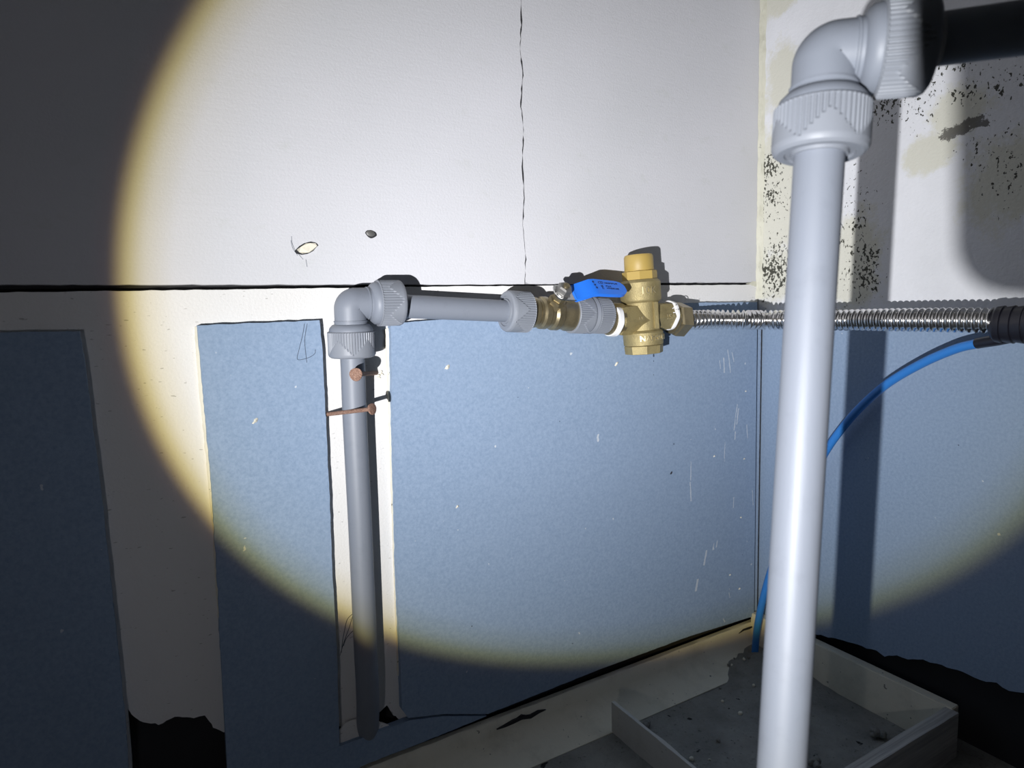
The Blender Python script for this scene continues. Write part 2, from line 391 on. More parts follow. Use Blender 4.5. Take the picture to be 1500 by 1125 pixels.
mkobj('crack', crack_strip([(728, 1069), (740, 1064), (752, 1058), (765, 1052), (778, 1050), (790, 1043), (800, 1040)], .0045, -.0102), M_dark, bl, smooth=False, label='open black crack in the skirting')
mkobj('crack', crack_strip([(1083, 928), (1090, 923), (1098, 920), (1106, 917)], .003, -.0092), M_dark, bl, smooth=False, label='short black crack near the corner')
mkobj('crack', crack_strip([(758, 1052), (764, 1049), (770, 1048)], .002, -.0092), M_dark, bl, smooth=False, label='chip in the skirting')

# right wall
wr = mkobj('wall_right', box(.022, .04, -1.7, .03, -.002, 1.35), M_dark, kind='structure', smooth=False)
def X_(x, y, pl=0.0): p = onX(x, y, pl); return (p.y, p.z)
zb = onX(1110, 458).z
def xboard(name, uv, front, back, m, amps=None, amp=.0003, label=None, step=.005):
    pts = rough(uv, amp, step, amps=amps)
    o = mkobj(name, bm_poly([(front, p.x, p.y) for p in pts], V((back - front, 0, 0))), m, wr, smooth=False)
    if label: o['label'] = label
    return o
xboard('plasterboard', [(-1.7, 1.35), (0.0, 1.35), (0.0, zb + .0004), (-1.7, zb + .0004)], 0, .0125, M_mould, amps=[0, 0, .0003, 0], label='white painted board spotted with black mould')
rag = [X_(*p) for p in [(1500, 1015), (1478, 1012), (1460, 1000), (1436, 996), (1410, 984), (1372, 972), (1352, 966), (1330, 966), (1314, 960), (1296, 962), (1284, 953), (1262, 946), (1235, 938), (1192, 928), (1150, 908)]]
xboard('blue_board', [(-1.7, zb), (0.0, zb), (0.0, .0385)] + rag[::-1] + [(-.42, .094), (-1.7, .094)], 0, .0125, M_blue, amps=[0, 0, .0003] + [.0012] * len(rag) + [0.0012, 0], label='blue board of the right wall with a ragged foot')
# short skirting in the corner + kerb board along the right wall, kerb board across, thin partition on the left
tb = mkobj('trim_1', box(-.013, .0, -.27, -.006, -.002, .050, bev=.0008), M_cream, kind='structure', smooth=False)
kb = bmesh.new(); box(-1.9, -.013, -.278, -.262, -.002, .048, kb, bev=.0008)
trim2 = None
def kerb(name, a, b, thick, h, m, label, axis):
    bm = bmesh.new(); n = 60; prof = [(0, -.002), (0, h), (thick, h), (thick, -.002)]; rows = []
    for k in range(n + 1):
        t = k / n; row = []
        for i, (u, z) in enumerate(prof):
            jz = .0009 * noise.noise(V((t * 22, i * 2.2, 7))) if i in (1, 2) else 0; ju = .0006 * noise.noise(V((t * 17, i * 3.3, 2)))
            p = V(a).lerp(V(b), t)
            row.append(bm.verts.new((p.x + (u + ju if axis == 'x' else 0), p.y + (u + ju if axis == 'y' else 0), z + jz)))
        rows.append(row)
    for r0, r1 in zip(rows, rows[1:]):
        for i in range(4): j = (i + 1) % 4; bm.faces.new((r0[i], r0[j], r1[j], r1[i]))
    bm.faces.new(rows[0]); bm.faces.new(rows[-1][::-1])
    return mkobj(name, bm, m, kind='structure', smooth=False)
kb.free()
kerb('trim_2', (-.296, -.048, 0), (-.300, -.60, 0), .004, .035, M_curb, '', 'x')
M_wood = mat('worn_kerb_board', (.42, .41, .39), .85); nn = N(M_wood); gr = nn.noise(nn.mapping((8, 400, 160)), 1, 4, .6)
nn.color(nn.mix(nn.step(gr, .35, .65), (.30, .29, .28), (.50, .49, .46))); nn.normal(nn.bump(gr, .001, .7))
kerb('trim_3', (-.60, -.276, 0), (-.0125, -.276, 0), .013, .049, M_wood, '', 'y')
# corner sealant bead
random.seed(5)
sb = bmesh.new(); n = 150; rows = []
z0, z1 = onX(1106, 440).z + .002, 1.05
for k in range(n + 1):
    z = z0 + (z1 - z0) * k / n; w1 = .0050 + .0014 * noise.noise(V((z * 60, 0, 0))) + random.uniform(-.0004, .0004); w2 = .0068 + .0020 * noise.noise(V((z * 55, 4, 0))) + random.uniform(-.0004, .0004)
    rows.append([sb.verts.new(p) for p in ((-w1, -.0002, z), (-w1 * .75, -.0020 - random.uniform(0, .0010), z), (-.0034, -.0042 + .0022 * noise.noise(V((z * 150, 9, 2))) + random.uniform(-.0007, .0007), z), (-.0016, -w2 * .8, z), (-.0001, -w2, z), (.0005, .0005, z))])
for r0, r1 in zip(rows, rows[1:]):
    for i in range(6): j = (i + 1) % 6; sb.faces.new((r0[i], r0[j], r1[j], r1[i]))
sb.faces.new(rows[0]); sb.faces.new(rows[-1][::-1])
mkobj('corner_sealant', sb, M_seal, wl, label='yellowed jagged bead of sealant in the corner', angle=25)
# patch of filler closing the joint next to the corner
mkobj('joint_filler', bm_poly([(p.x, -.0006, p.y) for p in rough([(-.018, GT), (-.012, GT + .003), (-.004, GT + .003), (-.004, GT - .004), (-.012, GT - .003)], .0005, .002)], V((0, .006, 0))), M_seal, wl, smooth=False, label='filler closing the joint')
# dark corner seam with white crumbs below
cs = bmesh.new(); zz = .045; pl_ = []; pr_ = []
while zz < .452:
    w_ = .0007 + .0006 * abs(noise.noise(V((zz * 80, 1, 1)))); pl_.append((-.0012 - w_, -.0086, zz)); pr_.append((-.0012 + w_ * .4, -.0086, zz)); zz += .003
mkobj('corner_seam', bm_poly(pl_ + pr_[::-1], V((0, .0012, 0)), cs), M_dark, wl, smooth=False, label='dark open seam in the corner')

# rest of the room out of frame
ceil = mkobj('ceiling', box(-1.9, .04, -1.7, .03, 1.35, 1.37), M_room, kind='structure', smooth=False)
mkobj('wall_back', box(-1.92, .04, -1.72, -1.7, -.002, 1.37), M_room, kind='structure', smooth=False)
mkobj('wall_side', box(-1.92, -1.9, -1.7, .03, -.002, 1.37), M_room, kind='structure', smooth=False)

# ================================================================= marks on the walls
def flake(pts, pl, th, m, name, par, label=None, amp=.0003):
    return yboard(name, pts, pl - th, pl, m, amp=amp, par=par, label=label, step=.0012)
# pencilled 4
pb = bmesh.new()
for st in ([(446, 474), (443, 492), (438, 512), (435.5, 526), (445, 526), (454, 523), (461, 518), (462, 512)], [(450, 474), (446.5, 495), (447, 510), (449.5, 531)]):
    bm_sweep(catmull([onY(x, y, BF - .0001) for x, y in st], 5), .00022, 6, pb)
mkobj('pencil_mark', pb, M_pencil, wl, label='pencilled figure 4 on the narrow blue panel')
pb = bmesh.new()
for st in ([(519, 897), (509, 907), (505, 922), (502, 938), (500, 956)], [(517, 900), (512, 918), (504, 940), (498, 960)], [(520, 921), (508, 934), (503, 946)]):
    bm_sweep(catmull([onY(x, y, -.0001) for x, y in st], 5), .0003, 6, pb)
mkobj('pencil_mark', pb, M_pencil, wl, label='scribbled pencil lines beside the pipe foot')
# white scuffs on the large blue panel, one short stroke each
random.seed(3)
sc_px = [(1066, 512, 1070, 546), (1060, 524, 1061, 546), (1072, 516, 1075, 530), (1080, 592, 1075, 630), (1082, 598, 1079, 622), (1094, 622, 1095, 642), (1062, 648, 1061, 676), (1012, 676, 1012, 704), (1011, 706, 1012, 734), (1075, 728, 1074, 744),
         (1046, 796, 1043, 806), (1051, 792, 1049, 802), (1035, 806, 1031, 828), (1022, 848, 1019, 866), (1102, 718, 1103, 740), (1068, 868, 1069, 876), (1054, 528, 1055, 540), (1077, 632, 1076, 644)]
for i, (x0, y0, x1, y1) in enumerate(sc_px):
    a = V(Y(x0, y0, BF)); b = V(Y(x1, y1, BF)); ww = random.uniform(.0008, .0022) if i not in (13,) else .004
    if i == 12: ww = .0035
    flake([(a.x - ww * .4, a.y), (a.x + ww * .4, a.y), (b.x + ww * .5, b.y), (b.x - ww * .3, b.y)], BF, .0001, M_scuff, 'paint_scuff', wl, amp=.0006)
# little torn crumbs of paper
for i, (x, y, s) in enumerate([(655, 538, 6), (374, 617, 5), (670, 742, 3.5), (903, 533, 4.5), (1092, 573, 2.5), (1090, 672, 2.5), (1085, 758, 3), (1069, 842, 3), (1083, 862, 3), (983, 693, 4), (1046, 668, 2.5)]):
    c = V(Y(x, y, BF)); r = s * .00075; bm = bmesh.new(); pts = []
    for k in range(9):
        a = 2 * PI * k / 9; rr = r * random.uniform(.5, 1.1); u, v_ = rr * math.cos(a), rr * .55 * math.sin(a)
        pts.append((c.x + u * .75 - v_ * .6, BF - .0003, c.y + u * .6 + v_ * .75))
    bm_poly(pts, V((0, .0003, 0)), bm)
    top = bm.verts.new((c.x, BF - .0022, c.y + r * .15))
    bm.verts.ensure_lookup_table(); f0 = bm.faces[:][0]; vs = list(f0.verts); bm.faces.remove(f0)
    for k in range(len(vs)): bm.faces.new((vs[k], vs[(k+1) % len(vs)], top))
    mkobj('paper_crumb', bm, M_chip if i != 9 else M_dark, wl, smooth=False)
# broken plaster hole and screw hole on the upper board
c = V(Y(447, 364)); pts = [(c.x + dx * .001 * .8, -.0007, c.y + dz * .001 * .8) for dx, dz in [(-11, -3), (-6, 2), (-1, 5), (6, 7), (11, 6), (13, 3), (8, -3), (2, -6), (-4, -7), (-9, -6)]]
mkobj('plaster_hole', bm_poly([(V(p) - V((c.x, 0, c.y))) * 1.06 + V((c.x, 0, c.y)) + V((0, .0003, .0003)) for p in pts], V((0, .001, 0))), M_dark, wl, smooth=False, label='dark rim of a broken plaster hole')
bm = bm_poly([(p[0] * .92 + c.x * .08 + .0006 + .0005 * math.sin(i * 3.7), -.0022 + .0014 * math.sin(i * 2.3), p[2] * .86 + c.y * .14 + .0003 + .0005 * math.cos(i * 2.9)) for i, p in enumerate(pts)], V((0, .002, 0)))
mkobj('plaster_plug', bm, M_chip, wl, smooth=False, label='cream broken plug of plaster')
pb = bmesh.new()
for st in ([(427, 346), (428, 356), (432, 366), (438, 373), (444, 380)], [(426, 352), (429, 364), (436, 374)], [(448, 380), (450, 391)]):
    bm_sweep(catmull([onY(x, y, -.0001) for x, y in st], 5), .00018, 5, pb)
mkobj('hairline_cracks', pb, M_pencil, wl, label='hairline cracks round the plaster hole')
c = onY(543.5, 343)
mkobj('screw_hole', bm_lathe([(0, .0058), (.0006, .0054), (.0006, .0050)], 20, rf=lambda z, r, a: r * (1 + .08 * math.sin(3 * a)) * (1 - .38 * abs(math.sin(a)) )), M_dark, wl, M=frame((c.x, -.0, c.z), (0, -1, 0), (1, 0, -.18)), label='countersunk screw hole')
mkobj('screw_head', bm_lathe([(0, .0046), (.0011, .0044), (.0014, .0034)], 18, rf=lambda z, r, a: r * (1 - .35 * abs(math.sin(a)))), M_graph, wl, M=frame((c.x - .0006, -.0, c.z + .0006), (0, -1, 0), (1, 0, -.18)), label='grey sunk screw head')

# ================================================================= fittings
def nut_bm(L, R, ribs=54, n_tri=5, ph=0.0, lo=.30, hi=.86, chamf=.0025, hole=.0112):
    seg = ribs * 4; nz = 16; z_rib0 = .0010
    def zlim(a):
        t = ((a / (2 * PI) + ph) * n_tri) % 1.0; return L * (lo + (hi - lo) * abs(2 * t - 1))
    prof = [(0, R - .0035), (0, R - .0006), (.0006, R)]
    prof += [(.001 + (L - .001 - chamf - .0005) * k / nz, R) for k in range(nz + 1)] + [(L - chamf * .45, R - chamf * .35), (L, R - chamf), (L, hole + .0042), (L - .0012, hole + .0040), (L - .0012, hole + .0015), (L + .0006, hole + .0012), (L + .0006, hole)]
    def rf(z, r, a):
        if r >= R - 1e-6 and z > .0008 and z < zlim(a) and z < L - chamf:
            i = int(round(a / (2 * PI) * seg)) % 4
            return r - (.00085 if i < 2 else 0)
        return r
    return bm_lathe(prof, seg, rf=rf, cap0=True, cap1=True)
def elbow(name, label, corner, xdir, zdir, scale, ph, group, short=0.0, LN=.0235):
    """arm A along -zdir, arm B along xdir"""
    M = frame(corner, zdir, xdir)
    t = thing(name, label, 'pipe fitting', M, group)
    r = .0142 * scale; R = .0050 * scale
    def arc(n=18):
        P = [V((0, 0, -.0205 * scale)), V((0, 0, -.0175 * scale))]
        for k in range(n + 1):
            a = PI / 2 * k / n; P.append(V((R - R * math.cos(a), 0, -R + R * math.sin(a))))
        P += [V((.0175 * scale, 0, 0)), V((.0205 * scale, 0, 0))]; return P
    mkobj('elbow_body', bm_sweep(arc(), lambda u, k: r, 40, up=V((0, 1, 0))), M_pvc, t, angle=40)
    A = Matrix.Rotation(PI, 4, 'X'); B = Matrix.Rotation(PI / 2, 4, 'Y')
    for Q, p_ in ((A, ph), (B @ Matrix.Translation((0, 0, -short)), ph + .35)):
        s = scale
        mkobj('collar', bm_lathe([(.0150*s, .0145*s), (.0152*s, .0150*s), (.0162*s, .0150*s), (.0166*s, .0145*s), (.0182*s, .0146*s), (.0188*s, .0165*s), (.0215*s, .0190*s), (.0240*s, .0196*s), (.0250*s, .0196*s)], 48), M_pvc, t, M=Q, angle=30)
        mkobj('compression_nut', nut_bm(LN*s, .0212*s, ph=p_), M_nutp, t, M=Q @ Matrix.Translation((0, 0, .0248*s)), angle=30)
    return t
# --- far elbow and its pipes
YE = -.0215
EC = onY(512.5, 445, YE)
AX0 = EC; AX1 = onY(1000, 468, -.0315); ADIR = (AX1 - AX0).normalized()
pdown = (onY(518, 560, -.0195) - EC).normalized()
elbow('pipe_elbow', 'grey plastic elbow with two ribbed nuts, beside the rusty nails on the left wall', EC, ADIR, -pdown, 1.0, .12, None)
mkobj('water_pipe', bm_sweep(catmull([EC + pdown * .040, EC + pdown * .060, onY(520, 620, -.0175), onY(528, 780, -.0160), onY(535, 940, -.0155), onY(538, 1000, -.0150), onY(539, 1040, -.0110), onY(538, 1075, .0040)], 10), .0110, 40), M_pvc, label='grey upright pipe held to the left wall by two nails', cat='pipe')
def ax(px_): # point of the run's axis seen at image column px_
    lo, hi = 0.0, .6
    for _ in range(40):
        m_ = (lo + hi) / 2; d = EC + ADIR * m_ - CAM; u = 750 + FPX * d.dot(CR) / d.dot(CF)
        if u < px_: lo = m_
        else: hi = m_
    return lo
S = lambda s: EC + ADIR * s
mkobj('water_pipe', bm_sweep([S(.046), S(ax(752))], .0110, 40), M_pvc, label='short grey level pipe between the elbow and the lever valve', cat='pipe')

# --- ball valve
s0 = ax(745)
BM_ = frame(S(s0), ADIR, (0, -.75, .66))                # local z along the run, local x = stem direction
bv = thing('ball_valve', 'brass ball valve with blue lever and grey ribbed nuts', 'valve', BM_)
q = lambda px_: ax(px_) - s0
# ribbed pipe nut, its face to the left
n1 = q(772)
mkobj('compression_nut', nut_bm(.0255, .0212, ph=.2), M_nutp, bv, M=Matrix.Translation((0, 0, n1)) @ Matrix.Rotation(PI, 4, 'X'), angle=30)
bA, bB = q(771), q(843)
Lb = bB - bA
body = [(bA, .0150), (bA + .0005, .0158), (bA + .16*Lb, .0158), (bA + .19*Lb, .0146), (bA + .24*Lb, .0146), (bA + .27*Lb, .0170), (bA + .36*Lb, .0172), (bA + .39*Lb, .0155), (bA + .46*Lb, .0155), (bA + .50*Lb, .0178), (bA + .60*Lb, .0180), (bA + .64*Lb, .0165), (bA + .72*Lb, .0168), (bA + .78*Lb, .0182), (bA + .9*Lb, .0182), (bB, .0165)]
mkobj('valve_body', bm_lathe(body, 48), M_brass, bv, angle=30)
# two nuts of the union
u0, u1, u2 = q(837), q(860), q(887)
mkobj('union_nut', nut_bm(u1 - u0 + .002, .0205, ph=.1, chamf=.002), M_nutp, bv, M=Matrix.Translation((0, 0, u0 - .001)), angle=30)
mkobj('union_collar', bm_lathe([(u1 + .0008, .0185), (u1 + .0012, .0198), (u1 + .0045, .0206), (u1 + .0052, .0198), (u1 + .0066, .0198)], 64), M_nutp, bv, angle=30)
mkobj('union_nut', nut_bm(u2 - u1 - .006, .0200, ph=.3, lo=.9, hi=.92, chamf=.0012, hole=.0130), M_nutp, bv, M=Matrix.Translation((0, 0, u1 + .0062)), angle=30)
mkobj('tail_piece', bm_lathe([(u2 - .002, .0150), (q(908), .0150)], 40), M_brass, bv)
# stem, neck, lever: local x is the stem direction
st = q(805)
T = Matrix.Translation((0, 0, st)) @ Matrix.Rotation(PI / 2, 4, 'Y')      # z' -> +x
mkobj('stem_boss', bm_lathe([(.010, .0100), (.021, .0090), (.0215, .0068), (.0290, .0068)], 6, ph=.3), M_brass, bv, M=T, angle=20)
mkobj('stem_washer', bm_lathe([(.0290, .0075), (.0305, .0075)], 24), M_black, bv, M=T, angle=20)
def strip(path, widths, th, y0=0):
    """path in (z along run, x along stem); plate width along y"""
    bm = bmesh.new(); rows = []
    for k, ((z, x), wv) in enumerate(zip(path, widths)):
        rows.append([bm.verts.new(p) for p in ((x, -wv + y0, z), (x, wv + y0, z), (x + th, wv + y0, z), (x + th, -wv + y0, z))])
    for a, b in zip(rows, rows[1:]):
        for i in range(4): j = (i + 1) % 4; bm.faces.new((a[i], a[j], b[j], b[i]))
    bm.faces.new(rows[0]); bm.faces.new(rows[-1][::-1]); return bm
zl = [st - .0095, st - .0085, st - .006, st, st + .007, st + .016]
hx = .0305
mkobj('lever_plate', strip([(z, hx) for z in zl], [.004, .0075, .0098, .0103, .0103, .0100], .0016), M_steel, bv, smooth=False)
mkobj('stop_tab', strip([(st + .002, hx - .007), (st + .010, hx - .007)], [.0015, .0015], .0075, -.0085), M_steel, bv, smooth=False)
bolt = mkobj('stem_nut', bm_lathe([(hx + .0016, .0092), (hx + .0024, .0092), (hx + .0026, .0080), (hx + .0085, .0080), (hx + .0100, .0064)], 6, ph=.2), M_graph, bv, M=T, angle=20)
mkobj('stem_tip', bm_lathe([(hx + .0095, .0034), (hx + .0120, .0034), (hx + .0126, .0026)], 16), M_brass, bv, M=T, angle=30)
mkobj('washer', bm_lathe([(hx + .0015, .0088), (hx + .0024, .0088)], 28), M_steel, bv, M=T, angle=30)
gp = [(st + .0125, hx - .0012), (st + .0145, hx - .0012), (st + .022, hx + .0030), (st + .030, hx + .0080), (st + .036, hx + .0090), (st + .050, hx + .0090), (st + .064, hx + .0090), (st + .0695, hx + .0090), (st + .0725, hx + .0090), (st + .0735, hx + .0090)]
gw = [.0098, .0103, .0105, .0106, .0106, .0104, .0098, .0082, .0050, .0028]
gb = strip(gp, gw, .0042)
bmesh.ops.bevel(gb, geom=[e for e in gb.edges if e.is_manifold and e.calc_face_angle(0) > .6], offset=.0010, segments=2, affect='EDGES')
grip = mkobj('lever_grip', gb, M_bluep, bv, angle=40)

def text_bm(s, size, depth, align='CENTER'):
    cu = bpy.data.curves.new('tx', 'FONT'); cu.body = s; cu.size = size; cu.extrude = depth; cu.align_x = align; cu.align_y = 'CENTER'; cu.resolution_u = 2
    o = bpy.data.objects.new('tx', cu); col.objects.link(o); bpy.context.view_layer.update()
    me = bpy.data.meshes.new_from_object(o.evaluated_get(bpy.context.evaluated_depsgraph_get()))
    bm = bmesh.new(); bm.from_mesh(me); bpy.data.objects.remove(o); bpy.data.meshes.remove(me); bpy.data.curves.remove(cu); return bm
# printing on the grip: local frame u = along run (+z), v = up across the width, n = +x
# looking from outside (+x), with z to the right, up is -y or +y:
ysgn = -1.0 if (BM_.to_3x3() @ V((0, 1, 0))).z < 0 else 1.0
PM = Matrix(((0, 0, 1, hx + .0133), (0, ysgn, 0, 0), (1, 0, 0, 0), (0, 0, 0, 1)))
ib = bmesh.new()
def put(bmsrc, M):
    bmsrc.transform(M); me = bpy.data.meshes.new('t'); bmsrc.to_mesh(me); bmsrc.free(); ib.from_mesh(me); bpy.data.meshes.remove(me)
random.seed(21)
def glyph(cx, cy, s):
    """a small printed block character"""
    k = random.randint(0, 3); b = s * .16
    bars = [(-.4, -.4, -.4, .4), (-.4, .4, .3, .4), (-.4, 0, .3, 0), (.35, -.45, .35, .45), (-.4, -.4, .3, -.4)]
    random.shuffle(bars)
    for (xa, ya, xb_, yb_) in bars[:3 + k % 2]:
        p0 = V((cx + xa * s, cy + ya * s)); p1 = V((cx + xb_ * s, cy + yb_ * s)); x0, x1 = min(p0.x, p1.x) - b/2, max(p0.x, p1.x) + b/2; y0, y1 = min(p0.y, p1.y) - b/2, max(p0.y, p1.y) + b/2
        put(box(x0, x1, y0, y1, -.0001, .0001), PM)
g0 = st + .034
for i, yy in enumerate((.0062, .0022, -.0018)): glyph(g0 + i * .0006, yy, .0023)
put(text_bm('CD', .0048, .0001), PM @ Matrix.Translation((g0 + .0092, .0057, 0)))
for i in range(7): glyph(g0 + .0150 + i * .0024, .0056, .0019)
glyph(g0 + .0090, .0010, .0024); glyph(g0 + .0094, -.0020, .0024)
for i in range(3): glyph(g0 + .0150 + i * .0023, .0012, .0018)
for i in range(7): glyph(g0 + .0150 + i * .0023, -.0018, .0018)
mkobj('printing', ib, M_ink, grip, smooth=False, label='dark printed lettering')

# --- pressure reducing valve
vc = onY(940.5, 466, -.033)
up = (onY(934.5, 375, -.031) - onY(943, 517, -.034)).normalized()
VM = frame(vc, up, ADIR); VMi = VM.inverted()
pv = thing('pressure_reducing_valve', 'cast brass upright valve with an ochre cap, between lever valve and steel hose', 'valve', VM)
def hexf(z, r, a): return r
mkobj('valve_body', bm_lathe([(-.031, .0205), (-.030, .0224), (-.0165, .0228), (-.0150, .0218), (-.0135, .0192), (.0150, .0190), (.0175, .0195), (.0195, .0222), (.0210, .0228), (.0400, .0228), (.0420, .0212), (.0432, .0200)], 64), M_cast, pv, angle=35)
mkobj('flat_panel', box(.0060, .0115, -.0200, -.0170, -.0125, .0175, bev=.0006), M_cast, pv, M=Matrix.Rotation(math.radians(-16), 4, 'Z'), smooth=False, label='flat raised lettering panel')
mkobj('bottom_plug', bm_lathe([(-.0405, .0190), (-.0400, .0215), (-.0312, .0222), (-.0305, .0200)], 8, ph=.25), M_cast, pv, angle=20)
mkobj('cap_nut', bm_lathe([(.0430, .0185), (.0435, .0195), (.0525, .0195), (.0535, .0168)], 8, ph=.1), M_cap, pv, angle=20)
mkobj('cap', bm_lathe([(.0530, .0160), (.0540, .0165), (.0690, .0163), (.0712, .0150), (.0716, .0135), (.0700, .0125)], 48), M_cap, pv, angle=30)
Rz = Matrix.Rotation(PI / 2, 4, 'Y')      # z' -> +x
sR = lambda px_: (VMi @ S(ax(px_))).x
mkobj('inlet_hex', bm_lathe([(sR(899), .0165), (sR(901), .0178), (sR(932), .0190), (sR(944), .0190)], 6, ph=PI/6+.15), M_cast, pv, M=Rz, angle=15)
mkobj('outlet_hex', bm_lathe([(.010, .0172), (sR(962), .0172), (sR(974), .0168), (sR(975), .0150), (sR(984), .0150)], 6, ph=PI/6+.1), M_cast, pv, M=Rz, angle=15)
# white thread tape: slanted thin rings
def ring(px_, r, w_, tilt, par, nm='thread_tape'):
    bm = bm_lathe([(-w_, r - .001), (-w_ * .8, r), (w_ * .8, r + .0003), (w_, r - .001)], 48, rf=lambda z, rr, a: rr + .0003 * math.sin(7 * a))
    return mkobj(nm, bm, M_ptfe, par, M=Matrix.Translation((sR(px_), 0, 0)) @ Matrix.Rotation(tilt, 4, 'Y') @ Matrix.Rotation(tilt * .7, 4, 'X') @ Rz, angle=40, label='white thread-seal tape')
ring(894.5, .0172, .0034, .20, pv); ring(977, .0172, .0016, .14, pv)
mkobj('tape_tail', bm_sweep(catmull([VMi @ atz(x, y, .722) for x, y in [(985, 452), (989, 450), (992, 453), (991, 457), (986, 458)]], 5), .0005, 6), M_ptfe, pv, label='loose wisp of white thread-seal tape')
mkobj('inlet_thread', bm_lathe([(sR(886), .0150), (sR(904), .0158)], 32), M_brass, pv, M=Rz)
# cast lettering wrapped on the body
camloc = VMi @ CAM; phic = math.atan2(camloc.y, camloc.x)
def wrap(txt, size, zc, R, dang, depth=.0005):
    bm = text_bm(txt, size, depth)
    for v in bm.verts:
        a = phic + dang + v.co.x / R; rr = R + v.co.z; v.co = V((rr * math.cos(a), rr * math.sin(a), zc + v.co.y))
    mkobj('cast_lettering', bm, M_letter, pv, smooth=False)
wrap('10K', .0115, .0305, .0229, .40, .0009); wrap('NAMSUNG', .0085, -.0225, .0229, .75, .0009)
def flatlab(txt, size, pos, dirx, upv, nrm, par, m=M_letter):
    bm = text_bm(txt, size, .0004); X, Y2, Z = V(dirx).normalized(), V(upv).normalized(), V(nrm).normalized()
    mkobj('cast_lettering', bm, m, par, smooth=False, M=Matrix(((X.x, Y2.x, Z.x, pos[0]), (X.y, Y2.y, Z.y, pos[1]), (X.z, Y2.z, Z.z, pos[2]), (0, 0, 0, 1))))
flatlab('15A', .0085, (sR(966), -.0165, -.001), (1, 0, 0), (0, 0, 1), (0, -1, 0), pv)
flatlab('15', .0085, (sR(922), -.0172, -.001), (1, 0, 0), (0, 0, 1), (0, -1, 0), pv)

# --- corrugated hose
HZ = Matrix.Translation(S(ax(999)))
hs = S(ax(990)); 
hoseP = [S(ax(996)), S(ax(1018)), onY(1040, 468, -.0360), onY(1066, 468.3, -.0460), onY(1092, 468.5, -.0620), onX(1122, 468.7, -.0700), onX(1165, 468.7, -.0620), onX(1230, 468.5, -.0570), onX(1310, 468.5, -.0550), onX(1400, 468.7, -.0545), onX(1462, 469.5, -.0535)]
hp = catmull(hoseP, 80); hp, HL = resample(hp, 800)
hose = thing('braided_hose', 'shiny corrugated steel hose running round the corner to the black tape', 'hose', Matrix.Translation(S(ax(999))))
hose.name = 'flexible_hose'
Ti = Matrix.Translation(-S(ax(999)))
PITCH = .0061
mkobj('corrugated_tube', bm_sweep(hp, lambda u, k: .0102 + .0018 * math.cos(2 * PI * u * HL / PITCH), 28), M_hose, hose, M=Ti, angle=75)
hn = frame(S(ax(993)), ADIR, (0, -.6, .8))
mkobj('hex_nut', bm_lathe([(-.0085, .0140), (-.0082, .0185), (-.0060, .0205), (.0075, .0205), (.0095, .0180), (.0105, .0125)], 6, ph=.2), M_brass, hose, M=Ti @ hn, angle=15)
mkobj('nut_shoulder', bm_lathe([(-.0120, .0150), (-.0115, .0172), (-.0090, .0172), (-.0082, .0150)], 40), M_brass, hose, M=Ti @ hn, angle=25)

# --- black tape bundle
c0 = onX(1455, 475, -.053)
TPa = [c0, onX(1500, 475.5, -.052), V((-.052, -.42, .4610)), V((-.052, -1.1, .4610))]
tw = thing('taped_bundle', 'black taped bundle joining the steel hose and the blue tube', 'pipe wrap', Matrix.Translation(c0))
tpp, TL_ = resample(catmull(TPa, 40), 1300)
Tc = Matrix.Translation(-c0)
mkobj('tape_wrap', bm_sweep(tpp, lambda u, k: (.0128 + .0011 * ((u * TL_ / .0085) % 1.0)) * min(1, .86 + u * 40), 32, sy=1.24), M_tape, tw, M=Tc, angle=50)
sl = [onX(1432, 503, -.041), onX(1440, 501.5, -.043), onX(1462, 498, -.048), onX(1490, 492, -.052)]
mkobj('tape_sleeve', bm_sweep(catmull(sl, 6), .0052, 20), M_tape, tw, M=Tc, label='black tape sleeve on the blue tube')

# --- blue tube
bt = [onX(1436, 502.3, -.041), onX(1400, 511, -.036), onX(1350, 532.5, -.029), onX(1300, 562, -.022), onX(1260, 597, -.0185), onX(1230, 632, -.0175), onX(1208, 664, -.0180), onX(1180, 715, -.0205), onX(1155, 770, -.0240), onX(1134, 822, -.0290), onX(1119, 872, -.0330), onX(1110, 915, -.0340)]
gpt = onZ(1105.5, 958, .004); bt += [onX(1107, 940, gpt.x + .001), gpt + V((0, 0, -.005))]
mkobj('blue_tube', bm_sweep(catmull(bt, 10), .0046, 20), M_tube, label='thin blue tube curving down the right wall into the floor corner', cat='tube')

# --- nails
def nail(label, base, head, r, hr):
    d = (head - base); L = d.length; M = frame(base, d)
    t = thing('rusty_nail', label, 'nail', M)
    mkobj('shank', bm_lathe([(0, r), (L - .003, r), (L - .001, r * 1.3)], 16, rf=lambda z, rr, a: rr * (1 + .08 * noise.noise(V((z * 700, a, 1))))), M_rust, t)
    mkobj('nail_head', bm_lathe([(L - .0018, hr * .6), (L - .0008, hr * .97), (L - .0002, hr), (L + .0008, hr * .97), (L + .0011, hr * .8)], 28, rf=lambda z, rr, a: rr * (1 + .03 * math.sin(3 * a))), M_rust, t, angle=30)
nail('round-headed rusty nail just below the elbow nut, facing out over the pipe', onY(551, 546.5, -.0005), onY(521.5, 548.5, -.047), .0019, .0059)
nail('long rusty nail lying across the front of the upright pipe', onY(474, 607.5, -.0005), onY(545, 599, -.0480), .0019, .0052)
# the pulled plaster round the first nail
c = onY(551.5, 548)
random.seed(4)
for k in range(7):
    a = random.uniform(-1.8, .6); rr = random.uniform(.002, .0055); bm = bmesh.new(); bmesh.ops.create_icosphere(bm, subdivisions=1, radius=random.uniform(.0009, .0018))
    for v in bm.verts: v.co *= random.uniform(.7, 1.2)
    mkobj('plaster_crumb', bm, M_chip, wl, M=Matrix.Translation((c.x + rr * math.cos(a), -.0006, c.z + rr * math.sin(a))), smooth=False)

